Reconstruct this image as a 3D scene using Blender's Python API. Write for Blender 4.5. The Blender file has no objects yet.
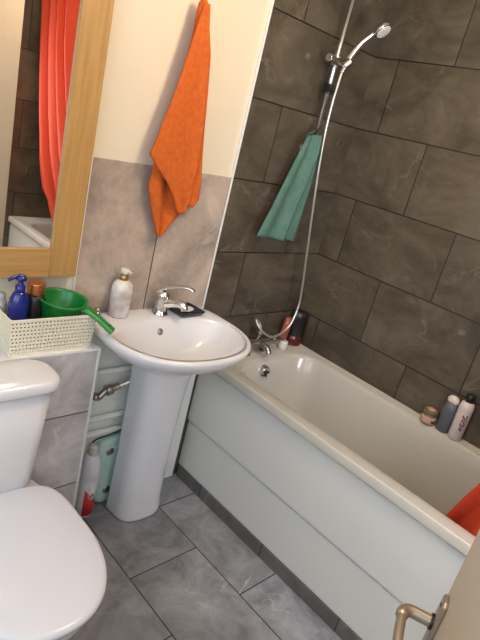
import bpy, bmesh, math, random
from mathutils import Vector, Matrix, noise
random.seed(7)
sc = bpy.context.scene
C = bpy.context.collection
PI = math.pi
# ------------------------------------------------------------------ camera
cam = bpy.data.cameras.new('camera'); co = bpy.data.objects.new('camera', cam); C.objects.link(co)
Rw = [[0.71165546, -0.66212018, 0.23482629], [-0.07388913, -0.40294857, -0.91223508], [0.69863217, 0.63184597, -0.33568403]]
m = Matrix([[Rw[0][i], -Rw[1][i], -Rw[2][i]] for i in range(3)]).to_4x4()
m.translation = Vector((-2.19322, -1.59095, 1.65009)); co.matrix_world = m
cam.sensor_fit = 'VERTICAL'; cam.sensor_height = 36.0; cam.lens = 36.0 * 545.55 / 640.0
cam.clip_start = 0.02
sc.camera = co
# ------------------------------------------------------------------ light and exposure
w = bpy.data.worlds.new('world'); sc.world = w; w.use_nodes = True
w.node_tree.nodes['Background'].inputs[0].default_value = (0.9, 0.93, 1, 1)
w.node_tree.nodes['Background'].inputs[1].default_value = 0.25
sc.view_settings.view_transform = 'Standard'; sc.view_settings.look = 'None'
sc.view_settings.exposure = -0.25; sc.view_settings.gamma = 1.0; sc.view_settings.use_curve_mapping = False
def area(name, loc, target, sx, sy, power, col):
    l = bpy.data.lights.new(name, 'AREA'); l.shape = 'RECTANGLE'; l.size = sx; l.size_y = sy; l.energy = power; l.color = col
    o = bpy.data.objects.new(name, l); C.objects.link(o); o.location = loc
    o.rotation_euler = (Vector(target) - Vector(loc)).to_track_quat('-Z', 'Y').to_euler(); return o
# daylight through the window in the left wall, and through the window of the foot wall
area('window_daylight', (-2.72, -0.95, 1.45), (-1.0, -0.95, 1.1), 0.8, 0.95, 12.5, (0.62, 0.79, 1.0))
area('front_window_daylight', (-1.10, -2.19, 1.35), (-1.05, 0, 0.8), 0.55, 1.15, 36, (0.86, 0.92, 1.0))
# soft fill light added behind the camera, inside the closed entrance wall
area('camera_side_fill', (-2.2, -1.73, 1.1), (-1.9, 0, 0.6), 0.75, 1.9, 17, (0.66, 0.81, 1.0))
# the warm bulb of the ceiling lamp
bl = bpy.data.lights.new('lamp_bulb', 'POINT'); bl.energy = 25.5; bl.color = (1.0, 0.78, 0.54); bl.shadow_soft_size = 0.06
bo = bpy.data.objects.new('lamp_bulb', bl); C.objects.link(bo); bo.location = (-0.98, -0.86, 2.24)

# ------------------------------------------------------------------ materials
def mat(name, col, rough=0.5, metal=0.0, **kw):
    m = bpy.data.materials.new(name); m.use_nodes = True; b = m.node_tree.nodes['Principled BSDF']
    b.inputs['Base Color'].default_value = (*col, 1); b.inputs['Roughness'].default_value = rough; b.inputs['Metallic'].default_value = metal
    for k, v in kw.items(): b.inputs[k.replace('_', ' ')].default_value = v
    return m
def noisy(m, c1, c2, scale, detail=4, lo=0.35, hi=0.65, bump=0.0, bscale=None, vec=None):
    nt = m.node_tree; N = nt.nodes; L = nt.links; b = N['Principled BSDF']
    tc = N.new('ShaderNodeTexCoord'); n = N.new('ShaderNodeTexNoise'); n.inputs['Scale'].default_value = scale; n.inputs['Detail'].default_value = detail
    mp = N.new('ShaderNodeMapping'); L.new(tc.outputs['Object'], mp.inputs[0]); L.new(mp.outputs[0], n.inputs['Vector'])
    if vec: mp.inputs['Scale'].default_value = vec
    r = N.new('ShaderNodeValToRGB'); r.color_ramp.elements[0].position = lo; r.color_ramp.elements[1].position = hi
    r.color_ramp.elements[0].color = (*c1, 1); r.color_ramp.elements[1].color = (*c2, 1)
    L.new(n.outputs['Fac'], r.inputs[0]); L.new(r.outputs[0], b.inputs['Base Color'])
    if bump:
        n2 = N.new('ShaderNodeTexNoise'); n2.inputs['Scale'].default_value = bscale or scale * 5; n2.inputs['Detail'].default_value = 3
        L.new(tc.outputs['Object'], n2.inputs['Vector'])
        bp = N.new('ShaderNodeBump'); bp.inputs['Strength'].default_value = bump; bp.inputs['Distance'].default_value = 0.003
        L.new(n2.outputs['Fac'], bp.inputs['Height']); L.new(bp.outputs[0], b.inputs['Normal'])
    return m
def tile(name, axes, off, bw, rh, boff, dark, light, vein, grout, rough=0.35, mortar=0.0028, vamt=0.5, stretch=(1, 1, 1)):
    """stone-look tile: axes = signed world axes for u and v"""
    m = bpy.data.materials.new(name); m.use_nodes = True; nt = m.node_tree; N = nt.nodes; L = nt.links; b = N['Principled BSDF']
    geo = N.new('ShaderNodeNewGeometry'); sp = N.new('ShaderNodeSeparateXYZ'); L.new(geo.outputs['Position'], sp.inputs[0])
    cb = N.new('ShaderNodeCombineXYZ')
    for i, (ax, sg) in enumerate(axes):
        ma = N.new('ShaderNodeMath'); ma.operation = 'MULTIPLY_ADD'; ma.inputs[1].default_value = sg; ma.inputs[2].default_value = off[i]
        L.new(sp.outputs[ax], ma.inputs[0]); L.new(ma.outputs[0], cb.inputs[i])
    br = N.new('ShaderNodeTexBrick'); br.offset = boff; br.offset_frequency = 2; br.squash = 1
    for k, v in (('Scale', 1), ('Mortar Size', mortar), ('Mortar Smooth', 0.2), ('Bias', 0), ('Brick Width', bw), ('Row Height', rh)): br.inputs[k].default_value = v
    br.inputs['Color1'].default_value = (0.0, 0.0, 0.0, 1); br.inputs['Color2'].default_value = (1, 1, 1, 1); br.inputs['Mortar'].default_value = (0.5, 0.5, 0.5, 1)
    L.new(cb.outputs[0], br.inputs['Vector'])
    # per-tile shift of the stone pattern
    sh = N.new('ShaderNodeVectorMath'); sh.operation = 'SCALE'; L.new(br.outputs['Color'], sh.inputs[0]); sh.inputs['Scale'].default_value = 7.3
    ad = N.new('ShaderNodeVectorMath'); ad.operation = 'ADD'; L.new(geo.outputs['Position'], ad.inputs[0]); L.new(sh.outputs[0], ad.inputs[1])
    mp = N.new('ShaderNodeMapping'); mp.inputs['Scale'].default_value = stretch; L.new(ad.outputs[0], mp.inputs[0])
    n1 = N.new('ShaderNodeTexNoise'); n1.inputs['Scale'].default_value = 4.5; n1.inputs['Detail'].default_value = 8; n1.inputs['Roughness'].default_value = 0.72; n1.inputs['Distortion'].default_value = 0.5
    L.new(mp.outputs[0], n1.inputs['Vector'])
    r1 = N.new('ShaderNodeValToRGB'); r1.color_ramp.elements[0].position = 0.36; r1.color_ramp.elements[1].position = 0.66
    r1.color_ramp.elements[0].color = (*dark, 1); r1.color_ramp.elements[1].color = (*light, 1); L.new(n1.outputs['Fac'], r1.inputs[0])
    # thin pale veins
    n2 = N.new('ShaderNodeTexNoise'); n2.inputs['Scale'].default_value = 3.2; n2.inputs['Detail'].default_value = 6; n2.inputs['Distortion'].default_value = 1.4
    L.new(mp.outputs[0], n2.inputs['Vector'])
    r2 = N.new('ShaderNodeValToRGB'); e = r2.color_ramp.elements; e[0].position = 0.485; e[0].color = (0, 0, 0, 1); e[1].position = 0.5; e[1].color = (1, 1, 1, 1)
    e3 = r2.color_ramp.elements.new(0.515); e3.color = (0, 0, 0, 1); L.new(n2.outputs['Fac'], r2.inputs[0])
    n3 = N.new('ShaderNodeTexNoise'); n3.inputs['Scale'].default_value = 5; n3.inputs['Detail'].default_value = 2; L.new(mp.outputs[0], n3.inputs['Vector'])
    r3 = N.new('ShaderNodeValToRGB'); r3.color_ramp.elements[0].position = 0.5; r3.color_ramp.elements[1].position = 0.68; L.new(n3.outputs['Fac'], r3.inputs[0])
    mu = N.new('ShaderNodeMath'); mu.operation = 'MULTIPLY'; L.new(r2.outputs[0], mu.inputs[0]); L.new(r3.outputs[0], mu.inputs[1])
    mu2 = N.new('ShaderNodeMath'); mu2.operation = 'MULTIPLY'; L.new(mu.outputs[0], mu2.inputs[0]); mu2.inputs[1].default_value = vamt
    mx = N.new('ShaderNodeMix'); mx.data_type = 'RGBA'; L.new(mu2.outputs[0], mx.inputs[0]); L.new(r1.outputs[0], mx.inputs[6]); mx.inputs[7].default_value = (*vein, 1)
    mg = N.new('ShaderNodeMix'); mg.data_type = 'RGBA'; L.new(br.outputs['Fac'], mg.inputs[0]); L.new(mx.outputs[2], mg.inputs[6]); mg.inputs[7].default_value = (*grout, 1)
    L.new(mg.outputs[2], b.inputs['Base Color']); b.inputs['Roughness'].default_value = rough
    mh = N.new('ShaderNodeMath'); mh.operation = 'MULTIPLY_ADD'; L.new(br.outputs['Fac'], mh.inputs[0]); mh.inputs[1].default_value = -1.0
    L.new(n1.outputs['Fac'], mh.inputs[2])
    bp = N.new('ShaderNodeBump'); bp.inputs['Strength'].default_value = 0.35; bp.inputs['Distance'].default_value = 0.0025
    L.new(mh.outputs[0], bp.inputs['Height']); L.new(bp.outputs[0], b.inputs['Normal'])
    return m
BR_D, BR_L, BR_V, BR_G = (0.056, 0.045, 0.031), (0.132, 0.108, 0.076), (0.27, 0.23, 0.17), (0.014, 0.011, 0.009)
M = {}
M['tile_right'] = tile('tile_right', ((1, -1), (2, 1)), (-0.125, -0.828), 0.51, 0.303, 0.5, BR_D, BR_L, BR_V, BR_G, stretch=(1, .8, 1.3))
M['tile_alcove'] = tile('tile_alcove', ((0, -1), (2, 1)), (-0.25, -0.828), 0.51, 0.303, 0.5, BR_D, BR_L, BR_V, BR_G, stretch=(.8, 1, 1.3))
M['tile_foot'] = tile('tile_foot', ((0, -1), (2, 1)), (-0.1, -0.828), 0.51, 0.303, 0.5, BR_D, BR_L, BR_V, BR_G)
M['tile_splash'] = tile('tile_splash', ((0, 1), (2, 1)), (1.289, -0.831), 0.3005, 0.606, 0.0, (0.31, 0.25, 0.205), (0.60, 0.49, 0.41), (0.6, 0.55, 0.5), (0.07, 0.06, 0.05), rough=0.4)
M['tile_boxing'] = tile('tile_boxing', ((0, 1), (2, 1)), (3.0, -0.60), 0.61, 0.303, 0.0, (0.40, 0.39, 0.41), (0.74, 0.72, 0.75), (0.8, 0.78, 0.78), (0.12, 0.08, 0.08), rough=0.3)
M['tile_floor'] = tile('tile_floor', ((1, -1), (0, 1)), (0.111, 0.8217), 0.541, 0.321, 0.5, (0.155, 0.152, 0.162), (0.36, 0.355, 0.375), (0.55, 0.54, 0.54), (0.03, 0.021, 0.021), rough=0.42, mortar=0.0026, vamt=.6)
M['tile_kick'] = tile('tile_kick', ((1, -1), (2, 1)), (0.22, 0.2), 0.41, 0.5, 0.0, (0.10, 0.094, 0.09), (0.17, 0.16, 0.15), (0.34, 0.32, 0.3), (0.02, 0.018, 0.016), rough=0.4)
M['paint'] = noisy(mat('warm_cream_paint', (0.8, 0.69, 0.53), 0.7), (0.75, 0.66, 0.51), (0.78, 0.69, 0.54), 3, bump=0.15, bscale=60)
M['white_paint'] = noisy(mat('old_white_paint', (0.72, 0.74, 0.66), 0.55), (0.80, 0.83, 0.76), (0.88, 0.90, 0.84), 6, bump=0.2, bscale=40)
M['ceiling'] = mat('ceiling_paint', (0.8, 0.78, 0.74), 0.8)
M['upvc'] = mat('white_plastic_trim', (0.82, 0.82, 0.80), 0.35)
M['ceramic'] = mat('white_ceramic', (0.77, 0.77, 0.79), 0.12, Coat_Weight=0.5, Coat_Roughness=0.04)
M['seat_plastic'] = mat('white_seat_plastic', (0.73, 0.73, 0.77), 0.22)
M['acrylic'] = mat('shaded_white_bath_acrylic', (0.53, 0.50, 0.44), 0.16, Coat_Weight=0.3)  # tub white darkened all over to carry the shade of its inside
M['panel'] = mat('white_bath_panel', (0.69, 0.685, 0.645), 0.28)
M['chrome'] = mat('chrome', (0.75, 0.75, 0.74), 0.12, 1.0)
M['chrome_dim'] = mat('dim_lit_chrome', (0.42, 0.40, 0.37), 0.25, 1.0)  # darker copy of chrome; weak light on the bath mixer put into the colour
M['satin'] = mat('worn_satin_nickel', (0.52, 0.45, 0.36), 0.42, 0.8)
M['steel'] = mat('dull_steel', (0.42, 0.38, 0.34), 0.35, 1.0)
M['dark'] = mat('dark_plastic', (0.012, 0.011, 0.012), 0.35)
M['hose'] = mat('braided_steel_hose', (0.70, 0.68, 0.62), 0.3, 0.9)
M['oak'] = noisy(mat('golden_oak', (0.5, 0.3, 0.1), 0.45), (0.42, 0.235, 0.075), (0.55, 0.325, 0.115), 5, 6, 0.3, 0.7, vec=(14, 14, 0.8))
M['oak_h'] = noisy(mat('golden_oak_rail', (0.5, 0.3, 0.1), 0.45), (0.42, 0.235, 0.075), (0.55, 0.325, 0.115), 5, 6, 0.3, 0.7, vec=(0.8, 14, 14))
M['mirror'] = mat('mirror_glass', (0.86, 0.85, 0.84), 0.01, 1.0)
M['towel'] = noisy(mat('orange_terry', (0.62, 0.15, 0.02), 0.95), (0.55, 0.105, 0.012), (0.64, 0.135, 0.016), 60, 4, bump=0.9, bscale=230)
M['teal'] = noisy(mat('teal_cotton', (0.1, 0.25, 0.2), 0.9), (0.075, 0.165, 0.13), (0.10, 0.20, 0.16), 25, 4, bump=0.6, bscale=260)
M['curtain'] = mat('orange_shower_curtain', (0.50, 0.045, 0.010), 0.75, Transmission_Weight=0.0)
M['basket'] = mat('cream_basket_plastic', (0.84, 0.79, 0.63), 0.45)
M['blue'] = mat('cobalt_plastic', (0.008, 0.02, 0.20), 0.2, Coat_Weight=0.4)
M['green'] = noisy(mat('bright_green_plastic', (0.01, 0.25, 0.05), 0.3), (0.008, 0.20, 0.035), (0.012, 0.26, 0.05), 5)
M['copper'] = mat('copper_cap', (0.55, 0.20, 0.08), 0.3, 0.8)
M['gold'] = mat('gold_collar', (0.55, 0.38, 0.16), 0.3, 1.0)
M['marble'] = noisy(mat('marbled_bottle', (0.8, 0.76, 0.72), 0.25), (0.50, 0.46, 0.44), (0.82, 0.78, 0.74), 16, 6, 0.36, 0.56)
M['navy'] = mat('navy_soap_dish', (0.012, 0.014, 0.03), 0.25)
M['soap'] = mat('pale_soap', (0.75, 0.76, 0.74), 0.4)
M['mint'] = mat('mint_enamel', (0.50, 0.68, 0.60), 0.3)
M['white_pl'] = mat('white_bottle_plastic', (0.78, 0.79, 0.80), 0.3)
M['red'] = mat('red_label', (0.72, 0.03, 0.04), 0.4)
M['maroon'] = mat('dark_red_plastic', (0.10, 0.012, 0.012), 0.25)
M['pink'] = mat('coral_pink_plastic', (0.36, 0.09, 0.06), 0.4)
M['pale_pink'] = mat('blush_bottle_plastic', (0.72, 0.62, 0.58), 0.35)
M['peach'] = mat('peach_label', (0.65, 0.36, 0.28), 0.45)
M['olive'] = mat('olive_jar_plastic', (0.16, 0.14, 0.07), 0.35)
M['grey_pl'] = mat('slate_bottle_plastic', (0.12, 0.13, 0.15), 0.35)
M['cream'] = mat('cream_cap', (0.75, 0.68, 0.60), 0.35)
M['purple'] = mat('plum_print', (0.16, 0.01, 0.07), 0.45)
M['cloudy'] = mat('cloudy_plastic', (0.42, 0.42, 0.38), 0.3)
M['beige'] = noisy(mat('beige_door_paint', (0.5, 0.42, 0.3), 0.45), (0.56, 0.46, 0.335), (0.59, 0.49, 0.36), 4)
M['grime'] = noisy(mat('grimy_cap', (0.5, 0.5, 0.4), 0.5), (0.50, 0.50, 0.42), (0.74, 0.74, 0.68), 40)

# ------------------------------------------------------------------ helpers
def rootloc(o):
    v = Vector((0, 0, 0))
    while o: v += o.location; o = o.parent
    return v
def obj(name, bm, ma, parent=None, smooth=True, bevel=0, subsurf=0, local=False, solid=0, seg=2, angle=40):
    if parent is not None and not local:
        bmesh.ops.translate(bm, verts=bm.verts, vec=-rootloc(parent))
    bmesh.ops.recalc_face_normals(bm, faces=bm.faces) if not solid else None
    me = bpy.data.meshes.new(name); bm.to_mesh(me); bm.free()
    for p in me.polygons: p.use_smooth = smooth
    o = bpy.data.objects.new(name, me); C.objects.link(o); me.materials.append(M[ma] if isinstance(ma, str) else ma)
    if parent is not None: o.parent = parent
    if solid:
        s = o.modifiers.new('s', 'SOLIDIFY'); s.thickness = solid; s.offset = 0
    if bevel:
        b = o.modifiers.new('b', 'BEVEL'); b.width = bevel; b.segments = seg; b.limit_method = 'ANGLE'; b.angle_limit = math.radians(angle)
        b.harden_normals = False
    if subsurf:
        s = o.modifiers.new('u', 'SUBSURF'); s.levels = subsurf; s.render_levels = subsurf
    if smooth and not subsurf and bevel:
        wn = o.modifiers.new('w', 'WEIGHTED_NORMAL'); wn.keep_sharp = True
    return o
def thing(name, label, cat, loc, rot=(0, 0, 0), group=None):
    o = bpy.data.objects.new(name, None); C.objects.link(o); o.location = loc; o.rotation_euler = rot; o.empty_display_size = 0.05
    return tag(o, label, cat, group)
def tag(o, label, cat, group=None):
    o['label'] = label; o['category'] = cat
    if group: o['group'] = group
    return o
def struct(o): o['kind'] = 'structure'; return o
def box(bm, x0, x1, y0, y1, z0, z1):
    v = [bm.verts.new((x, y, z)) for x in (x0, x1) for y in (y0, y1) for z in (z0, z1)]
    for f in ((0, 1, 3, 2), (4, 6, 7, 5), (0, 4, 5, 1), (2, 3, 7, 6), (0, 2, 6, 4), (1, 5, 7, 3)): bm.faces.new([v[i] for i in f])
    return bm
def bx(*a): return box(bmesh.new(), *a)
def loft(bm, rings, cap0=True, cap1=True, closed=True):
    R = [[bm.verts.new(p) for p in r] for r in rings]; n = len(R[0])
    for a, b in zip(R, R[1:]):
        for i in range(n if closed else n - 1): bm.faces.new((a[i], a[(i + 1) % n], b[(i + 1) % n], b[i]))
    if cap0: bm.faces.new(R[0][::-1])
    if cap1: bm.faces.new(R[-1])
    return bm
def lathe(bm, prof, c=(0, 0, 0), n=28, sx=1, sy=1, cap0=True, cap1=True):
    rings = [[(c[0] + r * sx * math.cos(2 * PI * i / n), c[1] + r * sy * math.sin(2 * PI * i / n), c[2] + z) for i in range(n)] for r, z in prof]
    return loft(bm, rings, cap0, cap1)
def cyl(bm, a, b, r0, r1=None, n=20, cap=True):
    r1 = r0 if r1 is None else r1; a = Vector(a); b = Vector(b); q = (b - a).to_track_quat('Z', 'Y')
    rings = [[p + q @ Vector((r * math.cos(2 * PI * i / n), r * math.sin(2 * PI * i / n), 0)) for i in range(n)] for p, r in ((a, r0), (b, r1))]
    return loft(bm, rings, cap, cap)
def spline(pts, k=8):
    P = [Vector(p) for p in pts]; P = [2 * P[0] - P[1]] + P + [2 * P[-1] - P[-2]]; out = []
    for i in range(1, len(P) - 2):
        for j in range(k):
            t = j / k; a, b, c, d = P[i - 1:i + 3]
            out.append(0.5 * ((2 * b) + (c - a) * t + (2 * a - 5 * b + 4 * c - d) * t * t + (3 * b - a - 3 * c + d) * t ** 3))
    return out + [P[-2]]
def tube(bm, pts, r, n=12, k=8, sm=True, flat=1.0, up=(0, 0, 1)):
    P = spline(pts, k) if sm else [Vector(p) for p in pts]; rings = []; m = len(P); U = Vector(up)
    for i, p in enumerate(P):
        t = (P[min(i + 1, m - 1)] - P[max(i - 1, 0)]).normalized()
        a = t.cross(U)
        if a.length < 1e-3: a = t.cross(Vector((1, 0, 0)))
        a.normalize(); b = a.cross(t).normalized(); U = b if sm and flat == 1.0 else U
        rr = r(i / (m - 1)) if callable(r) else r
        rings.append([p + a * rr * math.cos(2 * PI * j / n) + b * rr * flat * math.sin(2 * PI * j / n) for j in range(n)])
    return loft(bm, rings)
def sheet(bm, L, R, rows, cols, wave):
    """cloth between two edge polylines; wave(s,t) moves it off the plane"""
    def samp(P, t):
        d = [0]
        for a, b in zip(P, P[1:]): d.append(d[-1] + (Vector(b) - Vector(a)).length)
        x = t * d[-1]
        for i in range(len(P) - 1):
            if x <= d[i + 1] or i == len(P) - 2:
                f = (x - d[i]) / (d[i + 1] - d[i]); return Vector(P[i]).lerp(Vector(P[i + 1]), f)
    g = []
    for i in range(rows + 1):
        t = i / rows; a = samp(L, t); b = samp(R, t); g.append([bm.verts.new(a.lerp(b, j / cols) + wave(j / cols, t)) for j in range(cols + 1)])
    for i in range(rows):
        for j in range(cols): bm.faces.new((g[i][j], g[i][j + 1], g[i + 1][j + 1], g[i + 1][j]))
    return bm
def superell(cx, cy, a, b, nx, z, n=48, ny2=None, b2=None):
    """closed outline; front half (y<cy) uses b, back half b2 and exponent ny2"""
    out = []
    for i in range(n):
        t = 2 * PI * i / n; c, s = math.cos(t), math.sin(t); e = nx; bb = b
        if s > 0 and ny2: e = ny2
        if s > 0 and b2 is not None: bb = b2
        out.append((cx + a * math.copysign(abs(c) ** (2 / e), c), cy + bb * math.copysign(abs(s) ** (2 / e), s), z))
    return out

# ------------------------------------------------------------------ room shell
H = 2.42
struct(obj('floor', bx(-2.85, 0.1, -2.3, 0.1, -0.06, 0), 'tile_floor', smooth=False))
struct(obj('ceiling', bx(-2.85, 0.1, -2.3, 0.1, H, H + .06), 'ceiling', smooth=False))
struct(obj('wall_back', bx(-2.85, -.684, 0.008, 0.1, .885, H), 'paint', smooth=False))
struct(obj('wall_right', bx(0, 0.1, -2.3, 0, 0, H), 'tile_right', smooth=False))
bm = bmesh.new()                                                     # left wall with the window opening
box(bm, -2.85, -2.75, -2.3, .008, 0, .95); box(bm, -2.85, -2.75, -2.3, .008, 1.95, H)
box(bm, -2.85, -2.75, -2.3, -1.37, .95, 1.95); box(bm, -2.85, -2.75, -.53, .008, .95, 1.95)
struct(obj('wall_left', bm, 'paint', smooth=False))
bm = bmesh.new()
box(bm, -.80, 0, -2.3, -2.2, 0, H)
struct(obj('wall_bath_end', bm, 'tile_foot', smooth=False))
bm = bmesh.new()
box(bm, -1.75, -1.4, -2.3, -2.2, 0, H); box(bm, -1.4, -.80, -2.3, -2.2, 0, .75); box(bm, -1.4, -.80, -2.3, -2.2, 1.95, H)
struct(obj('wall_front', bm, 'paint', smooth=False))
struct(obj('wall_partition', bx(-1.75, -1.69, -2.2, -1.74, 0, H), 'paint', smooth=False))
struct(obj('wall_entrance', bx(-2.75, -1.69, -1.80, -1.74, 0, H), 'paint', smooth=False))
# tiled facing of the bath alcove, under-sink whitewashed band and the splashback
struct(obj('wall_alcove', bx(-.684, 0.1, 0, .1, 0, H), 'tile_alcove', smooth=False))
struct(obj('wall_splashback', bx(-1.289, -.684, 0, .008, .885, 1.434), 'tile_splash', smooth=False))
struct(obj('wall_under_sink', bx(-2.85, -.684, 0, .1, 0, .885), 'white_paint', smooth=False))
struct(obj('trim_1', bx(-.689, -.680, -.003, .008, .60, H), 'upvc', smooth=False))
struct(obj('trim_2', bx(-1.294, -1.289, -.003, .008, .885, 1.436), 'upvc', smooth=False))
struct(obj('trim_3', bx(-.694, -.638, -.010, 0, 0, .63), 'upvc', bevel=.003))
# windows
def window(name, x0, x1, y0, y1, z0, z1, ax):
    r = bpy.data.objects.new(name, None); C.objects.link(r); r['kind'] = 'structure'
    r.location = ((x0 + x1) / 2, (y0 + y1) / 2, z0); f = .05
    bm = bmesh.new()
    if ax == 'x':
        for a, b, c, d in ((y0, y1, z0, z0 + f), (y0, y1, z1 - f, z1), (y0, y0 + f, z0 + f, z1 - f), (y1 - f, y1, z0 + f, z1 - f)): box(bm, x0, x1, a, b, c, d)
        g = bx((x0 + x1) / 2 - .003, (x0 + x1) / 2 + .003, y0 + f, y1 - f, z0 + f, z1 - f)
    else:
        for a, b, c, d in ((x0, x1, z0, z0 + f), (x0, x1, z1 - f, z1), (x0, x0 + f, z0 + f, z1 - f), (x1 - f, x1, z0 + f, z1 - f)): box(bm, a, b, y0, y1, c, d)
        g = bx(x0 + f, x1 - f, (y0 + y1) / 2 - .003, (y0 + y1) / 2 + .003, z0 + f, z1 - f)
    obj('window_frame', bm, 'upvc', r, bevel=.004); obj('pane', g, 'soap', r, smooth=False)
window('window_1', -2.82, -2.76, -1.37, -.53, .95, 1.95, 'x')
window('window_2', -1.4, -.80, -2.28, -2.22, .75, 1.95, 'y')
# tiled kick strip at the foot of the bath panel
struct(obj('baseboard_right', bx(-.6184, -.600, -2.2, -.012, 0, .062), 'tile_kick', smooth=False))

# ------------------------------------------------------------------ tiled boxing
bxg = thing('pipe_boxing', 'low pipe boxing faced with grey marbled tile and white corner trim, behind the toilet', 'boxing', (-2.0, -.085, 0))
obj('front_panel', bx(-2.75, -1.268, -.17, -.155, 0, .838), 'tile_boxing', bxg, smooth=False)
obj('top_board', bx(-2.75, -1.262, -.155, 0, .826, .842), 'upvc', bxg, smooth=False)
obj('side_panel', bx(-1.268, -1.258, -.155, 0, 0, .826), 'tile_boxing', bxg, smooth=False)
bm = bmesh.new(); box(bm, -1.268, -1.258, -.172, -.155, 0, .844); box(bm, -2.75, -1.268, -.172, -.155, .837, .844)
obj('corner_trim', bm, 'upvc', bxg, smooth=False)

# ------------------------------------------------------------------ bath
bath = thing('bathtub', 'white acrylic bathtub with a two-part white side panel along the brown tiled wall', 'bathtub', (-.31, -1.1, 0))
RZ = .664
def rr(x0, x1, y0, y1, r, z, n=8):
    out = []
    for cx, cy, a0 in ((x1 - r, y1 - r, 0), (x0 + r, y1 - r, 90), (x0 + r, y0 + r, 180), (x1 - r, y0 + r, 270)):
        for i in range(n + 1):
            a = math.radians(a0 + 90 * i / n); out.append((cx + r * math.cos(a), cy + r * math.sin(a), z))
    return out
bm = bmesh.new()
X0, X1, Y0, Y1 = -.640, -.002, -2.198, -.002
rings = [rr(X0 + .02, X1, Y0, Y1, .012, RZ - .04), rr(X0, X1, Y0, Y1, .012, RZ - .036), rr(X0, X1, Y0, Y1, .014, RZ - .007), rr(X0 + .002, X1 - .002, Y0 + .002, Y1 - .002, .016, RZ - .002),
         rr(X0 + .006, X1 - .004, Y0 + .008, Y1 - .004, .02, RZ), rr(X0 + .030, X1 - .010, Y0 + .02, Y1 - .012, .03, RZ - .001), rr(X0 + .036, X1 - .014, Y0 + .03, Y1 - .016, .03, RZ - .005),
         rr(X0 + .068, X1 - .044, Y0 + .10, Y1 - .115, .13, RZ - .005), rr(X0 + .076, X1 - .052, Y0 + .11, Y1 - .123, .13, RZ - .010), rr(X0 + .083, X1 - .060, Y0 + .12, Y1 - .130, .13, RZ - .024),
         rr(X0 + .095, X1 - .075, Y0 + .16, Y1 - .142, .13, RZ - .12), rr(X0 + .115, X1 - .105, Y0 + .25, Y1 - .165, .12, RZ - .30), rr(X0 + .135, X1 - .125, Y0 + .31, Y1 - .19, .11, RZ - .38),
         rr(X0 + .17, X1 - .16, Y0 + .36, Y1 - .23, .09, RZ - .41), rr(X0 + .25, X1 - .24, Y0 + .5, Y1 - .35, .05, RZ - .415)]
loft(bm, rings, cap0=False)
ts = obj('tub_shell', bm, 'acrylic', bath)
bm = bmesh.new(); bm.from_mesh(ts.data)
for e in bm.edges:
    if len(e.link_faces) == 2 and e.calc_face_angle() > math.radians(24) and all(v.co.z > RZ - .045 for v in e.verts) and all(v.co.x < .31 - .33 + .03 - .27 for v in e.verts): e.smooth = False
bm.to_mesh(ts.data); bm.free()
bm = bmesh.new()
prof = [(-.602, .306), (-.612, .308), (-.6195, .314), (-.6215, .325), (-.6215, .595), (-.6195, .608), (-.612, .615), (-.602, .616)]
loft(bm, [[(x, y, z) for x, z in prof] for y in (-2.195, -.004)])
obj('upper_panel', bm, 'panel', bath, bevel=.0015, angle=12)
bm = bmesh.new()
prof = [(-.600, .064), (-.613, .064), (-.613, .296), (-.610, .303), (-.600, .304)]
loft(bm, [[(x, y, z) for x, z in prof] for y in (-2.195, -.004)])
obj('lower_panel', bm, 'panel', bath, smooth=False, bevel=.002)
# overflow on the tap end
bm = bmesh.new()
cyl(bm, (-.338, -.118, .600), (-.338, -.155, .594), .031, .029, 28); 
ovf = obj('overflow_plate', bm, 'chrome', bath, bevel=.004)
bm = bmesh.new(); cyl(bm, (-.338, -.155, .594), (-.338, -.161, .593), .012, .010, 16)
for k in range(5):
    a = 2 * PI * k / 5; cyl(bm, (-.338 + .02 * math.cos(a), -.153, .594 + .02 * math.sin(a)), (-.338 + .02 * math.cos(a), -.1575, .594 + .02 * math.sin(a)), .005, n=8)
obj('overflow_holes', bm, 'dark', ovf)
# bath mixer on the rim
bt = thing('bath_mixer_tap', 'chrome bath mixer tap with two handles on the tap end of the bathtub', 'tap', (-.35, -.065, RZ - .005))
bm = bmesh.new(); tube(bm, [(-.44, -.065, .715), (-.26, -.065, .715)], .023, 20, sm=False)
for x in (-.42, -.28): cyl(bm, (x, -.065, .657), (x, -.065, .72), .017); cyl(bm, (x, -.065, .659), (x, -.065, .667), .028)
obj('body', bm, 'chrome_dim', bt, bevel=.002)
bm = bmesh.new(); tube(bm, [(-.35, -.07, .715), (-.35, -.11, .716), (-.35, -.138, .705), (-.35, -.148, .688)], lambda t: .017 - .003 * t, 16)
obj('spout', bm, 'chrome_dim', bt)
bm = bmesh.new(); cyl(bm, (-.35, -.065, .73), (-.35, -.065, .775), .012); cyl(bm, (-.35, -.065, .755), (-.35, -.065, .772), .017)
obj('diverter', bm, 'chrome_dim', bt)
for x, s in ((-.455, -1), (-.245, 1)):
    bm = bmesh.new(); cyl(bm, (x - s * .02, -.065, .715), (x + s * .012, -.065, .715), .021, .024); cyl(bm, (x + s * .012, -.065, .715), (x + s * .018, -.065, .715), .024, .017)
    h = obj('handle', bm, 'chrome_dim', bt, bevel=.002)
    bm = bmesh.new(); tube(bm, [(x, -.07, .72), (x + s * .005, -.10, .732), (x + s * .006, -.125, .74)], .006, 10); obj('lever', bm, 'chrome_dim', h)

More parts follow.
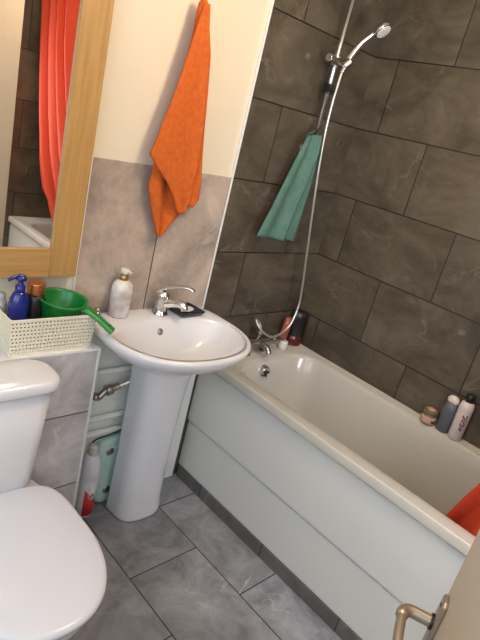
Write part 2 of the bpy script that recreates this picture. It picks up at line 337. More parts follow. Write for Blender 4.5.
# ------------------------------------------------------------------ wash basin
BX = -.978
PX = -.922
ws = thing('wash_basin', 'white ceramic pedestal wash basin beside the bathtub, under the orange towel', 'wash basin', (BX, -.15, 0))
BZ = .900
def bo(a, f, bk, z, e=2.35, e2=4.5, cy=-.19, n=64): return superell(BX + (PX - BX) * max(0, min(1, (.84 - z) / .1)), cy, a * .92, f * .93, e, z, n, e2, bk)
bm = bmesh.new()
rings = [bo(.085, .075, .09, .70, 2.2, 3, -.10), bo(.10, .09, .10, .715, 2.2, 3, -.10), bo(.155, .14, .135, .755, 2.2, 3, -.135), bo(.225, .20, .165, .80, 2.3, 3.5, -.165), bo(.275, .255, .182, .838, 2.3, 4, -.184),
         bo(.300, .280, .188, .868, 2.3), bo(.308, .288, .189, .886), bo(.306, .286, .189, .897), bo(.298, .278, .186, BZ), bo(.284, .264, .18, BZ)]
inner = lambda a, f, bk, z, cy: superell(BX, cy, a, f, 2.3, z, 64, 2.9, bk)
rings += [inner(.262, .212, .125, BZ - .003, -.232), inner(.254, .204, .119, BZ - .008, -.232), inner(.246, .196, .112, BZ - .022, -.232), inner(.22, .172, .095, BZ - .065, -.232), inner(.17, .128, .075, BZ - .105, -.225),
          inner(.10, .075, .05, BZ - .128, -.22), inner(.03, .03, .03, BZ - .134, -.215), inner(.021, .021, .021, BZ - .136, -.215)]
loft(bm, rings)
obj('bowl', bm, 'ceramic', ws)
bm = bmesh.new()
# pedestal: flat sided, round fronted column
def pr(hw, yf, z, yb=-.055):
    out = []; d = hw * .82; cy = yf + d
    out.append((PX + hw * 1.04, yb, z))
    for y in (.33, .66): out.append((PX + hw * (1.04 - .04 * y), yb + (cy - yb) * y, z))
    for i in range(25):
        a = PI * i / 24; c, sn = math.cos(a), math.sin(a); out.append((PX + hw * math.copysign(abs(c) ** .72, c), cy - d * sn ** .80, z))
    for y in (.66, .33): out.append((PX - hw * (1.04 - .04 * y), yb + (cy - yb) * y, z))
    out.append((PX - hw * 1.04, yb, z)); return out
loft(bm, [pr(.109, -.196, 0), pr(.109, -.197, .03), pr(.106, -.190, .08), pr(.104, -.186, .3), pr(.106, -.194, .55), pr(.110, -.204, .66), pr(.116, -.216, .72), pr(.120, -.224, .755)])
obj('pedestal', bm, 'ceramic', ws, bevel=.012, seg=3, angle=50)
bm = bmesh.new(); lathe(bm, [(.020, 0), (.021, .003), (.017, .0035), (.014, .001)], (BX, -.215, BZ - .136)); obj('waste_ring', bm, 'chrome', ws)
bm = bmesh.new(); c = Vector((BX - .012, -.1265, BZ - .042)); nn = Vector((0, -1, .45)).normalized()
cyl(bm, c + nn * -.004, c + nn * .004, .0125); cyl(bm, c + nn * .003, c + nn * .0055, .0085)
obj('overflow_ring', bm, 'steel', ws)
# basin mixer
TX, TY = -.952, -.058
tp = bpy.data.objects.new('tap', None); C.objects.link(tp); tp.parent = ws
tp.location = Vector((TX, TY, BZ)) - ws.location; tp['label'] = 'chrome mixer tap'
bm = bmesh.new(); lathe(bm, [(.031, 0), (.031, .006), (.026, .014), (.024, .03), (.025, .060), (.027, .074), (.024, .088), (.014, .096)], (TX, TY, BZ - .001))
obj('tap_body', bm, 'chrome', tp, bevel=.001)
bm = bmesh.new(); tube(bm, [(TX, TY, BZ + .036), (TX + .016, TY - .035, BZ + .056), (TX + .028, TY - .066, BZ + .066), (TX + .036, TY - .086, BZ + .062), (TX + .039, TY - .093, BZ + .048)], lambda t: .0175 - .004 * t, 16)
obj('spout', bm, 'chrome', tp)
bm = bmesh.new(); tube(bm, [(TX - .010, TY + .018, BZ + .086), (TX, TY, BZ + .104), (TX + .020, TY - .035, BZ + .122), (TX + .045, TY - .078, BZ + .134), (TX + .058, TY - .102, BZ + .128)], lambda t: .020 - .009 * t, 14, flat=.5)
obj('lever', bm, 'chrome', tp)

# ------------------------------------------------------------------ toilet
TC = -1.640
wc = thing('toilet', 'white close-coupled toilet with its lid down, in front of the tiled boxing', 'toilet', (TC, -.5, 0))
def rrc(hw, y0, y1, r, z): return rr(TC - hw, TC + hw, y0, y1, r, z, 6)
bm = bmesh.new(); loft(bm, [rrc(.115, -.27, -.185, .04, .425), rrc(.135, -.285, -.182, .045, .435), rrc(.146, -.298, -.180, .05, .46), rrc(.155, -.308, -.179, .05, .60), rrc(.166, -.322, -.178, .055, .806)])
obj('cistern', bm, 'ceramic', wc)
bm = bmesh.new(); loft(bm, [rrc(.164, -.320, -.178, .055, .806), rrc(.177, -.334, -.177, .055, .808), rrc(.180, -.337, -.177, .055, .815), rrc(.180, -.337, -.177, .055, .832), rrc(.176, -.333, -.178, .054, .841), rrc(.166, -.323, -.184, .052, .845), rrc(.10, -.27, -.23, .015, .8465)])
obj('cistern_lid', bm, 'ceramic', wc)
def seat(a, f, b, z, cy=-.53, n=64): return superell(TC, cy, a, f, 2.15, z, n, 5.0, b)
bm = bmesh.new(); loft(bm, [superell(TC, -.50, .105, .22, 2.2, 0, 48, 3, .22), superell(TC, -.50, .10, .215, 2.2, .03, 48, 3, .21), superell(TC, -.50, .10, .18, 2.2, .15, 48, 3, .22), superell(TC, -.51, .13, .22, 2.2, .28, 48, 3.5, .25),
    superell(TC, -.52, .165, .25, 2.2, .36, 48, 4.5, .33), superell(TC, -.525, .182, .262, 2.2, .395, 48, 5, .34), superell(TC, -.525, .186, .265, 2.2, .420, 48, 5, .345), superell(TC, -.525, .182, .261, 2.2, .427, 48, 5, .341)])
obj('pan', bm, 'ceramic', wc)
bm = bmesh.new(); loft(bm, [seat(.184, .262, .232, .427), seat(.194, .272, .234, .430), seat(.196, .274, .234, .436), seat(.196, .274, .234, .440), seat(.190, .268, .232, .443)])
obj('seat', bm, 'seat_plastic', wc)
bm = bmesh.new(); loft(bm, [seat(.190, .268, .232, .4432), seat(.201, .279, .236, .446), seat(.203, .281, .237, .452), seat(.202, .280, .2365, .458), seat(.197, .275, .233, .463), seat(.188, .266, .226, .4655), seat(.12, .18, .15, .468), seat(.03, .05, .04, .469)])
obj('lid', bm, 'seat_plastic', wc)
for s in (-1, 1):
    bm = bmesh.new(); cyl(bm, (TC + s * .075 - .022, -.293, .445), (TC + s * .075 + .022, -.293, .445), .013); obj('hinge', bm, 'seat_plastic', wc, bevel=.002)

# ------------------------------------------------------------------ mirror
mr = thing('wall_mirror', 'tall wall mirror in a wide golden oak frame above the wicker basket', 'mirror', (-1.6, -.012, 1.044))
mx0, mx1, mz0, mz1, fw = -1.93, -1.305, 1.044, 2.25, .095
for a, b in ((mx0, mx0 + fw), (mx1 - fw, mx1)): obj('frame_stile', bx(a, b, -.027, .006, mz0, mz1), 'oak', mr, bevel=.003)
for a, b in ((mz0, mz0 + fw), (mz1 - fw, mz1)): obj('frame_rail', bx(mx0 + fw, mx1 - fw, -.0265, .006, a, b), 'oak_h', mr, bevel=.002)
obj('mirror_glass', bx(mx0 + fw - .01, mx1 - fw + .01, -.018, -.012, mz0 + fw - .01, mz1 - fw + .01), 'mirror', mr, smooth=False)

# ------------------------------------------------------------------ door leaf, ajar
DA = math.atan2(.375, .927); DW = .70
dr = bpy.data.objects.new('door_1', None); C.objects.link(dr); dr['kind'] = 'structure'
dr.location = (-1.0 - DW * .927, -1.364 - DW * .375, 0); dr.rotation_euler = (0, 0, DA)
obj('door_leaf', bx(0, DW, -.038, 0, .008, 2.02), 'beige', dr, local=True, bevel=.002)
hx, hz = DW - .047, .695
hb = bmesh.new(); loft(hb, [[(x, y, z) for x, _, z in rr(hx - .021, hx + .021, 0, 1, .01, 0)] for y in (0,)] , False, False); hb.free()
def plate(bm, hw, z0, z1, y0, y1, r):
    def ring(y, i): return [(hx + p[0], y, p[1]) for p in [(q[0], q[1]) for q in rr(-hw + i, hw - i, z0 + i, z1 - i, r, 0, 5)]]
    loft(bm, [ring(y0, 0), ring(y1 - .003, 0), ring(y1, .003)])
bm = bmesh.new(); plate(bm, .024, hz - .145, hz + .075, 0, .012, .011)
pl = obj('handle_plate', bm, 'satin', dr, local=True)
bm = bmesh.new(); cyl(bm, (hx, .010, hz + .055), (hx, .0135, hz + .055), .005, n=12); obj('screw', bm, 'dark', pl, local=True)
bm = bmesh.new(); cyl(bm, (hx, .010, hz - .115), (hx, .0135, hz - .115), .005, n=12); obj('screw', bm, 'dark', pl, local=True)
bm = bmesh.new(); cyl(bm, (hx, .011, hz), (hx, .018, hz), .019); obj('collar', bm, 'dark', pl, local=True)
bm = bmesh.new(); tube(bm, [(hx, .016, hz), (hx, .040, hz), (hx - .002, .066, hz), (hx - .016, .079, hz), (hx - .045, .080, hz), (hx - .10, .078, hz - .002), (hx - .125, .072, hz - .004)], lambda t: .0145 - (.003 if t > .6 else 0), 16, flat=1.0)
obj('door_handle', bm, 'satin', dr, local=True)

# ------------------------------------------------------------------ shower rail and hose
sh = thing('shower_rail', 'chrome shower riser rail with hand shower on the dark tiled alcove wall', 'shower', (-.325, -.05, 1.56))
RX, RY = -.322, -.052
bm = bmesh.new(); cyl(bm, (RX, RY, 1.60), (RX, RY, 2.30), .0095); obj('rail', bm, 'chrome', sh)
for z in (1.60, 2.295):
    bm = bmesh.new(); cyl(bm, (RX, 0, z), (RX, RY - .012, z), .015, .013); cyl(bm, (RX, 0, z), (RX, -.006, z), .022); obj('wall_bracket', bm, 'chrome', sh, bevel=.002)
bm = bmesh.new(); cyl(bm, (RX - .002, RY + .002, 1.93), (RX + .002, RY + .002, 1.972), .019); 
cyl(bm, (RX - .045, RY - .008, 1.952), (RX + .040, RY - .008, 1.946), .015); cyl(bm, (RX + .02, RY - .03, 1.94), (RX + .034, RY - .045, 1.965), .017)
sl = obj('slider', bm, 'steel', sh, bevel=.002)
bm = bmesh.new(); cyl(bm, (RX - .045, RY - .008, 1.952), (RX - .06, RY - .008, 1.953), .018, .016); obj('slider_knob', bm, 'chrome', sl, bevel=.002)
bm = bmesh.new(); cyl(bm, (RX, RY, 1.828), (RX, RY, 1.864), .021); cyl(bm, (RX - .022, RY - .012, 1.847), (RX + .022, RY - .012, 1.847), .013); obj('hose_clip', bm, 'dark', sh, bevel=.002)
hs = [(-.302, -.080, 1.915), (-.296, -.083, 1.945), (-.288, -.092, 1.985), (-.272, -.112, 2.035), (-.250, -.140, 2.078)]
bm = bmesh.new(); tube(bm, hs, lambda t: .0085 + .004 * abs(math.sin(t * PI)) , 14); hnd = obj('hand_shower_handle', bm, 'chrome', sh)
hd = Vector((-.228, -.160, 2.098)); nrm = Vector((.10, -.62, -.60)).normalized(); q = nrm.to_track_quat('Z', 'Y')
bm = bmesh.new(); lathe(bm, [(.010, -.026), (.020, -.020), (.031, -.008), (.035, 0), (.035, .006), (.032, .009)], n=32)
bmesh.ops.transform(bm, matrix=Matrix.Translation(hd) @ q.to_matrix().to_4x4(), verts=bm.verts); he = obj('shower_head', bm, 'chrome', sh)
bm = bmesh.new(); lathe(bm, [(.029, .008), (.029, .0115), (.026, .012)], n=32)
for r_, n_ in ((.009, 6), (.016, 10), (.023, 14)):
    for k in range(n_): a = 2 * PI * k / n_; lathe(bm, [(.002, .012), (.0015, .016)], (r_ * math.cos(a), r_ * math.sin(a), 0), 6)
bmesh.ops.transform(bm, matrix=Matrix.Translation(hd) @ q.to_matrix().to_4x4(), verts=bm.verts); obj('spray_face', bm, 'soap', he)
hp = [(-.302, -.080, 1.915), (-.303, -.079, 1.88), (-.304, -.077, 1.80), (-.294, -.075, 1.68), (-.272, -.075, 1.54), (-.232, -.08, 1.33), (-.196, -.085, 1.15), (-.165, -.09, .99), (-.158, -.095, .90), (-.185, -.10, .81), (-.235, -.10, .765), (-.300, -.10, .752), (-.355, -.09, .775), (-.383, -.07, .805), (-.383, -.050, .825), (-.368, -.045, .820), (-.352, -.055, .80), (-.350, -.065, .772)]
bm = bmesh.new(); tube(bm, hp, .0058, 12, 10); obj('hose', bm, 'hose', sh)

# ------------------------------------------------------------------ towels and curtain
def fold(a, f, ph, b=0): return lambda s, t: Vector((0, a * math.sin(s * f * PI + ph) * (.3 + .7 * t) + b * (t), 0))
bm = bmesh.new()
def yz(L, y): return [(x, y, z) for x, z in L]
# rear layer, then right-hand fold, then the front flap; all one cloth
sheet(bm, yz([(-1.015, 1.94), (-1.045, 1.60), (-1.080, 1.445), (-1.088, 1.368), (-1.055, 1.285), (-1.014, 1.200)], -.030), yz([(-.992, 1.94), (-.945, 1.70), (-.92, 1.50), (-.905, 1.38), (-.920, 1.30), (-1.006, 1.197)], -.030), 60, 18, lambda s, t: Vector((0, -.012 * math.sin(s * 3 * PI) * min(1, t * 2), 0)))
sheet(bm, yz([(-1.008, 1.94), (-.955, 1.70), (-.94, 1.50), (-.925, 1.36), (-.915, 1.315)], -.036), yz([(-.992, 1.94), (-.942, 1.82), (-.905, 1.60), (-.885, 1.50), (-.862, 1.405), (-.857, 1.345), (-.885, 1.315)], -.030), 50, 14, lambda s, t: Vector((0, -.014 * math.sin(s * PI) - .006 * math.sin(s * 3 * PI + 1), 0)))
sheet(bm, yz([(-1.020, 1.952), (-1.032, 1.89), (-1.062, 1.72), (-1.112, 1.515), (-1.124, 1.478), (-1.095, 1.448), (-1.035, 1.395), (-.995, 1.345), (-.970, 1.300), (-.955, 1.292)], -.052), yz([(-1.002, 1.955), (-.984, 1.88), (-.957, 1.78), (-.925, 1.60), (-.915, 1.50), (-.918, 1.40), (-.922, 1.34), (-.930, 1.292)], -.056), 64, 22, lambda s, t: Vector((0, -.006 * math.sin(s * 1.6 * PI + .5) * min(1, t * 2.5) - .006, 0)))
# gathered loop at the hook
loft(bm, [[(-1.010 + r * math.cos(2 * PI * i / 16) * 1.0, -.042 + r * .9 * math.sin(2 * PI * i / 16), z) for i in range(16)] for r, z in ((.016, 1.88), (.016, 1.93), (.014, 1.950), (.007, 1.962))])
ot = tag(obj('hand_towel', bm, 'towel', solid=.007), 'orange terry hand towel hanging in a point from a wall hook above the basin', 'towel')
hk = tag(obj('towel_hook', cyl(cyl(bmesh.new(), (-.972, .008, 1.925), (-.972, -.004, 1.925), .009), (-.972, -.002, 1.925), (-1.008, -.045, 1.930), .005), 'chrome'), 'small chrome hook hidden in the top of the orange towel', 'hook')
bm = bmesh.new()
sheet(bm, [(-.375, -.050, 1.655), (-.40, -.055, 1.60), (-.44, -.06, 1.50), (-.49, -.06, 1.35), (-.535, -.06, 1.225)], [(-.322, -.075, 1.668), (-.315, -.080, 1.60), (-.335, -.075, 1.45), (-.355, -.07, 1.33), (-.375, -.07, 1.212)], 40, 16, lambda s, t: Vector((0, -.010 * math.sin(s * 2.4 * PI + .4), 0)))
sheet(bm, [(-.345, -.030, 1.668), (-.36, -.035, 1.58), (-.385, -.035, 1.45), (-.40, -.035, 1.33), (-.42, -.035, 1.22)], [(-.300, -.045, 1.665), (-.272, -.05, 1.62), (-.268, -.05, 1.45), (-.275, -.05, 1.33), (-.283, -.05, 1.205)], 40, 12, lambda s, t: Vector((0, -.008 * math.sin(s * 2.0 * PI + 2), 0)))
sheet(bm, [(-.375, -.050, 1.655), (-.335, -.045, 1.675)], [(-.345, -.030, 1.64), (-.300, -.035, 1.665)], 6, 6, lambda s, t: Vector((0, 0, .006 * math.sin(s * PI))))
tag(obj('cotton_cloth', bm, 'teal', solid=.004), 'teal green cloth draped over the lower end of the shower rail', 'cloth')
# shower curtain gathered at the foot of the bath
cu = bmesh.new()
def tab(T, z):
    for (z0_, v0), (z1_, v1) in zip(T, T[1:]):
        if z <= z1_: return v0 + (v1 - v0) * max(0, (z - z0_) / (z1_ - z0_))
    return T[-1][1]
FAR = [(.45, -1.74), (.6, -1.80), (.77, -1.92), (.95, -2.02), (1.14, -2.07), (1.45, -2.13), (2.16, -2.17)]
NEAR = [(.45, -1.12), (.60, -1.155), (.77, -1.205), (1.2, -1.47), (1.75, -1.66), (2.16, -1.70)]
def cpt(i, n, z):
    t = i / n; yn, yf = tab(NEAR, z), tab(FAR, z); y = yn + (yf - yn) * t; amp = .030 + .010 * math.sin(t * 9)
    xb = tab([(.45, -.470), (.70, -.480), (1.1, -.530), (2.16, -.578)], z) + .02 * t * (z < .9)
    return (xb + amp * math.sin(t * 2 * PI * 4.5 + .3 * math.sin(z * 3)) + .006 * math.sin(t * 37 + z), min(-1.0, max(-2.185, y + .010 * math.sin(t * 21 + z * 2) * math.sin(PI * t))), z)
n = 190; g = [[cu.verts.new(cpt(i, n, z)) for i in range(n + 1)] for z in [2.16, 2.0, 1.8, 1.6, 1.4, 1.3, 1.2, 1.1, 1.0, .92, .85, .78, .7, .64, .58, .52, .47]]
for a, b in zip(g, g[1:]):
    for i in range(n): cu.faces.new((a[i], a[i + 1], b[i + 1], b[i]))
tag(obj('shower_curtain', cu, 'curtain', solid=.0015), 'bright orange shower curtain gathered at the foot end, hanging inside the bathtub', 'curtain')
cr = thing('curtain_rail', 'white shower curtain rail running over the bathtub', 'rail', (-.578, -1.1, 2.18))
bm = bmesh.new(); cyl(bm, (-.578, -.004, 2.185), (-.578, -2.196, 2.185), .012); obj('pole', bm, 'upvc', cr)
# the lamp that lights the upper room
lp = thing('ceiling_lamp', 'white ceiling lamp fitting over the middle of the room', 'lamp', (-.98, -.86, H))
bm = bmesh.new(); cyl(bm, (-.98, -.86, H), (-.98, -.86, H - .02), .055, .05, 32); obj('ceiling_plate', bm, 'upvc', lp, bevel=.003)
bm = bmesh.new(); cyl(bm, (-.98, -.86, H - .02), (-.98, -.86, H - .085), .02, .018, 20); obj('lamp_holder', bm, 'upvc', lp)

# ------------------------------------------------------------------ basket and what is in it
bk = thing('storage_basket', 'cream plastic woven storage basket on the boxing below the mirror', 'basket', (-1.425, -.09, .843))
def hole_wall(bm, A, B, A2, B2, nu, nv):
    """perforated sheet between bottom edge A-B and top edge A2-B2"""
    A, B, A2, B2 = map(Vector, (A, B, A2, B2)); P = lambda u, v: A.lerp(B, u).lerp(A2.lerp(B2, u), v)
    V = [[bm.verts.new(P(i / nu, j / nv)) for i in range(nu + 1)] for j in range(nv + 1)]
    for j in range(nv):
        for i in range(nu):
            q = [V[j][i], V[j][i + 1], V[j + 1][i + 1], V[j + 1][i]]
            sh_ = (.25 if j % 2 else -.05)
            h = [bm.verts.new(P((i + .20 + a * .50 + (.16 if j % 2 else -.06)) / nu, (j + .28 + b * .42) / nv)) for a, b in ((0, 0), (1, 0), (1, 1), (0, 1))]
            for k in range(4): bm.faces.new((q[k], q[(k + 1) % 4], h[(k + 1) % 4], h[k]))
z0, z1 = .848, .960; t0, t1 = (.130, .070), (.139, .077); cx, cy = -1.426, -.088
bm = bmesh.new()
cs = [(-1, -1), (1, -1), (1, 1), (-1, 1)]
for k in range(4):
    a, b = cs[k], cs[(k + 1) % 4]; nu = 24 if k % 2 == 0 else 13
    hole_wall(bm, (cx + a[0] * t0[0], cy + a[1] * t0[1], z0), (cx + b[0] * t0[0], cy + b[1] * t0[1], z0), (cx + a[0] * t1[0], cy + a[1] * t1[1], z1), (cx + b[0] * t1[0], cy + b[1] * t1[1], z1), nu, 9)
bmesh.ops.remove_doubles(bm, verts=bm.verts, dist=1e-5)
obj('woven_sides', bm, 'basket', bk, smooth=False, solid=.0025)
bm = bmesh.new()
def frame_ring(bm, a, b, z0_, z1_, th):
    r0 = rr(cx - a, cx + a, cy - b, cy + b, .012, z0_, 4); r1 = rr(cx - a, cx + a, cy - b, cy + b, .012, z1_, 4)
    i1 = rr(cx - a + th, cx + a - th, cy - b + th, cy + b - th, .009, z1_, 4); i0 = rr(cx - a + th, cx + a - th, cy - b + th, cy + b - th, .009, z0_, 4)
    loft(bm, [r0, r1, i1, i0, r0], False, False)
frame_ring(bm, .1425, .080, .959, .967, .005); bmesh.ops.remove_doubles(bm, verts=bm.verts, dist=1e-5)
obj('rim', bm, 'basket', bk, bevel=.001)
bm = bmesh.new(); loft(bm, [rr(cx - .131, cx + .131, cy - .071, cy + .071, .01, .8425, 4), rr(cx - .131, cx + .131, cy - .071, cy + .071, .01, .854, 4)]); obj('base', bm, 'basket', bk, smooth=False)
FZ = .8545
# blue pump bottle
bb = thing('pump_bottle', 'cobalt blue pump bottle standing in the cream basket', 'bottle', (-1.513, -.085, FZ))
bm = bmesh.new(); lathe(bm, [(.027, 0), (.031, .006), (.031, .12), (.029, .145), (.020, .165), (.013, .172)], (-1.513, -.085, FZ), sy=.8); obj('bottle_body', bm, 'blue', bb)
bm = bmesh.new(); lathe(bm, [(.014, .170), (.015, .176), (.015, .188), (.008, .192), (.008, .205), (.016, .207), (.017, .216), (.010, .222)], (-1.513, -.085, FZ)); tube(bm, [(-1.513, -.085, FZ + .214), (-1.535, -.09, FZ + .217), (-1.556, -.095, FZ + .211)], lambda t: .008 - .003 * t, 10); obj('pump_head', bm, 'blue', bb)
# dark bottle with copper cap
cb_ = thing('shampoo_bottle', 'dark bottle with a copper-coloured cap behind the blue pump bottle', 'bottle', (-1.452, -.062, FZ))
bm = bmesh.new(); lathe(bm, [(.028, 0), (.031, .005), (.031, .135), (.027, .148), (.022, .152)], (-1.452, -.062, FZ)); obj('bottle_body', bm, 'dark', cb_)
bm = bmesh.new(); lathe(bm, [(.025, .152), (.027, .154), (.027, .183), (.024, .188), (.010, .186)], (-1.452, -.062, FZ)); obj('cap', bm, 'copper', cb_, bevel=.001)
# cloudy tub at left
ct = thing('plastic_bottle', 'cloudy grey plastic bottle at the left end inside the basket', 'bottle', (-1.549, -.045, FZ))
bm = bmesh.new(); lathe(bm, [(.015, 0), (.017, .01), (.017, .11), (.013, .13)], (-1.549, -.045, FZ)); obj('bottle_body', bm, 'cloudy', ct)
bm = bmesh.new(); lathe(bm, [(.010, .129), (.011, .135), (.011, .15), (.007, .153)], (-1.549, -.045, FZ)); obj('cap', bm, 'cloudy', ct)
# green long-handled jug (dipper)
gp = thing('dipper_jug', 'bright green plastic dipper jug with a long handle resting in the basket', 'jug', (-1.376, -.084, .909), (math.radians(4), math.radians(2), 0))
bm = bmesh.new(); lathe(bm, [(.052, 0), (.058, .003), (.072, .080), (.0785, .084), (.079, .089), (.074, .090), (.070, .082), (.057, .008), (.02, .006)], n=40); obj('pan', bm, 'green', gp, local=True)
dv = Vector((.70, -.71, 0)).normalized()
bm = bmesh.new(); tube(bm, [dv * .066 + Vector((0, 0, .074)), dv * .085 + Vector((0, 0, .072)), dv * .12 + Vector((0, 0, .058)), dv * .150 + Vector((0, 0, .042)), dv * .172 + Vector((0, 0, .030)), dv * .178 + Vector((0, 0, .027))], lambda t: .022 - .003 * math.sin(t * PI) if t < .95 else .016, 14, flat=.5)
hh = obj('handle', bm, 'green', gp, local=True)
p_ = dv * .162 + Vector((0, 0, .0445)); bm = bmesh.new(); lathe(bm, [(.0055, 0), (.0055, .0022)], tuple(p_), 12, sx=1, sy=1); obj('hanging_hole', bm, 'dark', hh, local=True)

# ------------------------------------------------------------------ things on the basin
mb = thing('soap_dispenser', 'marbled white soap bottle with gold collar on the back left of the basin', 'bottle', (-1.128, -.043, BZ))
bm = bmesh.new(); lathe(bm, [(.033, 0), (.037, .004), (.038, .10), (.034, .122), (.022, .134), (.015, .137)], (-1.128, -.043, BZ)); obj('bottle_body', bm, 'marble', mb)
bm = bmesh.new(); lathe(bm, [(.0155, .136), (.0165, .138), (.0165, .152), (.015, .154)], (-1.128, -.043, BZ)); obj('collar', bm, 'gold', mb)
bm = bmesh.new(); lathe(bm, [(.007, .153), (.007, .160), (.0155, .161), (.0165, .165), (.0165, .176), (.010, .179)], (-1.128, -.043, BZ)); tube(bm, [(-1.128, -.043, BZ + .171), (-1.122, -.062, BZ + .171), (-1.118, -.070, BZ + .168)], .0055, 10); obj('pump_head', bm, 'cream', mb)
sd = thing('soap_dish', 'square navy blue soap dish on the right of the basin tap', 'soap dish', (-.832, -.066, BZ), (0, 0, math.radians(4)))
bm = bmesh.new(); loft(bm, [rr(-.052, .052, -.045, .045, .008, 0, 4), rr(-.062, .062, -.052, .052, .01, .014, 4), rr(-.062, .062, -.052, .052, .01, .017, 4), rr(-.055, .055, -.045, .045, .008, .017, 4), rr(-.048, .048, -.038, .038, .008, .008, 4)]); obj('dish', bm, 'navy', sd, local=True)
bm = bmesh.new(); lathe(bm, [(.018, 0), (.026, .004), (.026, .010), (.018, .014), (.006, .015)], (-.828, -.068, BZ + .008), sx=1.15, sy=.75); tag(obj('soap_bar', bm, 'soap'), 'thin pale bar of soap lying in the navy soap dish', 'soap')
sc_ = thing('trinket_pot', 'small silver stopper pot on the back left corner of the basin by the green handle', 'pot', (-1.215, -.045, BZ - .001))
bm = bmesh.new(); lathe(bm, [(.014, 0), (.016, .004), (.015, .020), (.011, .024)], (-1.215, -.045, BZ - .001)); obj('pot_body', bm, 'chrome', sc_)
bm = bmesh.new(); lathe(bm, [(.012, .024), (.013, .028), (.008, .035), (.003, .037)], (-1.215, -.045, BZ - .001)); obj('pot_lid', bm, 'steel', sc_)

# ------------------------------------------------------------------ pipes under the sink
for z, r_, lab in ((.655, .011, 'upper white painted water pipe along the wall under the basin'), (.445, .013, 'middle white painted pipe along the wall under the basin'), (.375, .013, 'lowest white painted pipe, just above the mint scales')):
    bm = bmesh.new(); tube(bm, [(-1.257, -.020, z), (-.86, -.020, z)], r_, 14, sm=False)
    p = tag(obj('water_pipe', bm, 'white_paint'), lab, 'pipe', 'white painted pipes under the basin')
tv = thing('tap_connector', 'braided flexible hose with dull metal valve on the wall under the basin', 'hose', (-1.08, -.05, .60))
bm = bmesh.new(); tube(bm, [(-1.15, -.045, .560), (-1.12, -.046, .587), (-1.085, -.048, .595), (-1.07, -.05, .60)], .014, 12); cyl(bm, (-1.125, -.046, .582), (-1.10, -.047, .592), .021, n=8); cyl(bm, (-1.155, -.03, .555), (-1.15, -.045, .563), .016, n=8); cyl(bm, (-1.155, 0, .555), (-1.153, -.04, .557), .010)
obj('valve', bm, 'steel', tv)
bm = bmesh.new(); tube(bm, [(-1.07, -.05, .60), (-1.03, -.052, .613), (-.985, -.055, .628), (-.962, -.05, .650)], .011, 12); obj('braided_hose', bm, 'hose', tv)

# ------------------------------------------------------------------ bathroom scales, bleach
bs = thing('bathroom_scales', 'mint green bathroom scales stood on edge against the wall beside the pedestal', 'scales', (-1.072, -.004, .004), (0, math.radians(-5), 0))
def rxz(x0, x1, z0, z1, r, y): return [(p[0], y, p[1]) for p in rr(x0, x1, z0, z1, r, 0, 6)]
bm = bmesh.new(); loft(bm, [rxz(.004, .246, .004, .326, .035, 0), rxz(0, .25, 0, .33, .038, -.006), rxz(0, .25, 0, .33, .038, -.022), rxz(.005, .245, .005, .325, .036, -.030), rxz(.02, .23, .02, .31, .03, -.032)])
o = obj('platform', bm, 'mint', bs, local=True)
bm = bmesh.new(); lathe(bm, [(.018, 0), (.018, .003), (.015, .0045)], n=24); bmesh.ops.rotate(bm, verts=bm.verts, cent=(0, 0, 0), matrix=Matrix.Rotation(PI / 2, 3, 'X')); bmesh.ops.translate(bm, verts=bm.verts, vec=(.050, -.031, .27)); obj('foot', bm, 'steel', bs, local=True)
bm = bmesh.new(); lathe(bm, [(.018, 0), (.018, .003), (.015, .0045)], n=24); bmesh.ops.rotate(bm, verts=bm.verts, cent=(0, 0, 0), matrix=Matrix.Rotation(PI / 2, 3, 'X')); bmesh.ops.translate(bm, verts=bm.verts, vec=(.050, -.031, .07)); obj('foot', bm, 'steel', bs, local=True)
bm = bmesh.new(); tube(bm, [(-1.115, -.006, .006), (-1.118, -.006, .15), (-1.120, -.008, .30), (-1.110, -.022, .345), (-1.07, -.040, .366), (-1.03, -.045, .378), (-.98, -.045, .39), (-.93, -.043, .38)], .0032, 8); tag(obj('cable', bm, 'dark'), 'thin black cable looped over the top of the mint scales', 'cable')
bc = thing('bleach_bottle', 'white cleaner bottle with a red label on the floor beside the mint scales', 'bottle', (-1.128, -.041, 0), (0, 0, math.radians(-25)))
bm = bmesh.new(); lathe(bm, [(.036, 0), (.0405, .006), (.041, .175), (.038, .182), (.041, .19), (.040, .245), (.034, .280), (.024, .297), (.018, .300)]); obj('bottle_body', bm, 'white_pl', bc, local=True)
bm = bmesh.new(); lathe(bm, [(.019, .299), (.022, .302), (.0195, .335), (.014, .344), (.006, .345)]); obj('cap', bm, 'grime', bc, local=True)
def wrap(bm, r, a0, a1, zf0, zf1, n=16):
    A = [math.radians(a0 + (a1 - a0) * i / n) for i in range(n + 1)]
    lo = [bm.verts.new((r * math.cos(a), r * math.sin(a), zf0(i / n))) for i, a in enumerate(A)]; hi = [bm.verts.new((r * math.cos(a), r * math.sin(a), zf1(i / n))) for i, a in enumerate(A)]
    for i in range(n): bm.faces.new((lo[i], lo[i + 1], hi[i + 1], hi[i]))
    return bm
bm = wrap(bmesh.new(), .0414, 252, 330, lambda t: .014, lambda t: .145 - .06 * t); lb = obj('red_label', bm, 'red', bc, local=True, solid=.0006)
bm = bmesh.new()
for k in range(1):
    n_ = 24; cA, cZ = math.radians(305), .118; ring = [bm.verts.new((.0420 * math.cos(cA + .52 * math.cos(2 * PI * i / n_)), .0420 * math.sin(cA + .52 * math.cos(2 * PI * i / n_)), cZ + .026 * math.sin(2 * PI * i / n_))) for i in range(n_)]
    cc = bm.verts.new((.0426 * math.cos(cA), .0426 * math.sin(cA), cZ))
    for i in range(n_): bm.faces.new((ring[i], ring[(i + 1) % n_], cc))
obj('label_roundel', bm, 'white_pl', lb, local=True, solid=.0005)
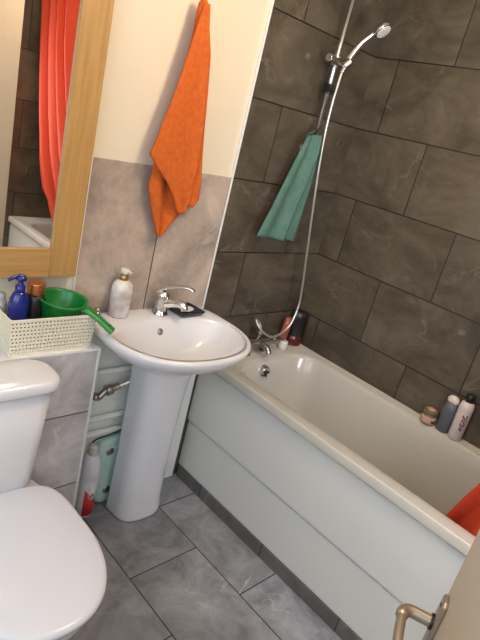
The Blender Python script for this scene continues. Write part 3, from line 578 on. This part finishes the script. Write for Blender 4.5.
bm = wrap(bmesh.new(), .0424, 294, 310, lambda t: .112 + .01 * t, lambda t: .122 + .008 * math.sin(t * 6)); obj('label_mark', bm, 'dark', lb, local=True, solid=.0004)

bc.scale = (.95, .95, .98)

# ------------------------------------------------------------------ bottles on the bath rim
RT = RZ - .0045
def turned(name, label, cat, loc, parts, rot=(0, 0, 0), sy=1.0):
    t = thing(name, label, cat, loc, rot); last = None
    for pn, prof, ma in parts:
        bm = bmesh.new(); lathe(bm, prof, n=26, sy=sy); last = obj(pn, bm, ma, t, local=True)
    return t
turned('shampoo_bottle', 'black bottle with dark red foot on its cap in the far corner of the bath', 'bottle', (-.056, -.050, RT), [('cap', [(.036, 0), (.040, .004), (.040, .052), (.036, .054)], 'maroon'), ('bottle_body', [(.038, .054), (.044, .058), (.045, .15), (.042, .176), (.030, .184)], 'dark')], (0, 0, math.radians(-28)), .58)
turned('shower_gel_bottle', 'coral pink bottle leaning behind the shower hose in the bath corner', 'bottle', (-.137, -.036, RT), [('cap', [(.018, 0), (.021, .003), (.021, .028), (.019, .030)], 'cream'), ('bottle_body', [(.020, .030), (.025, .036), (.026, .11), (.022, .145), (.013, .152)], 'pink')], (0, math.radians(6), 0), .7)
turned('soap_pot', 'small cream white pot beside the bath mixer tap under the hose', 'pot', (-.165, -.075, RT), [('pot_body', [(.018, 0), (.021, .003), (.022, .030), (.020, .033)], 'cream'), ('pot_lid', [(.021, .033), (.022, .035), (.022, .043), (.018, .046)], 'soap')])
j = turned('cosmetic_jar', 'squat jar with peach label and brown lid on the long bath edge', 'jar', (-.0335, -.824, RT), [('jar_body', [(.029, 0), (.032, .003), (.0325, .042), (.030, .046)], 'olive'), ('peach_label', [(.0327, .007), (.0330, .008), (.0330, .035), (.0327, .036)], 'peach'), ('lid', [(.031, .045), (.0325, .047), (.0325, .062), (.030, .064), (.014, .064)], 'olive'), ('lid_disc', [(.021, .064), (.021, .0652), (.009, .0655)], 'peach')], (0, 0, math.radians(200)))
bm = bmesh.new()
for a in (40,): wrap(bm, .0333, a - 14, a + 16, lambda t: .012 + .002 * math.sin(9 * t), lambda t: .024 + .005 * math.sin(7 * t + a), 6)
obj('label_print', bm, 'maroon', [c for c in j.children if c.name.startswith('peach_label')][0], local=True, solid=.0004)
turned('conditioner_bottle', 'slate grey bottle with pale cap, left of the black-capped bottle', 'bottle', (-.030, -.890, RT), [('bottle_body', [(.025, 0), (.029, .004), (.030, .100), (.027, .127), (.019, .135)], 'grey_pl'), ('cap', [(.022, .134), (.025, .137), (.025, .150), (.018, .161), (.008, .164)], 'cream')], (0, 0, math.radians(80)), .75)
s_ = turned('lotion_bottle', 'white bottle with black cap and plum printed marks on the bath edge', 'bottle', (-.0305, -.948, RT), [('bottle_body', [(.025, 0), (.028, .004), (.029, .140), (.026, .163), (.017, .171)], 'pale_pink'), ('cap', [(.017, .170), (.018, .172), (.018, .201), (.015, .204)], 'dark')], (0, 0, math.radians(0)))
bm = bmesh.new()
for k, (a, z) in enumerate(((196, .105), (210, .098), (224, .108), (200, .088), (216, .082), (230, .09), (198, .070), (212, .064), (226, .070), (204, .052), (218, .048))):
    wrap(bm, .0293, a, a + 10, lambda t: z + .003 * math.sin(5 * t + k), lambda t: z + .012 + .003 * math.sin(8 * t + k), 5)
obj('printed_marks', bm, 'purple', [c for c in s_.children if c.name.startswith('bottle_body')][0], local=True, solid=.0004)
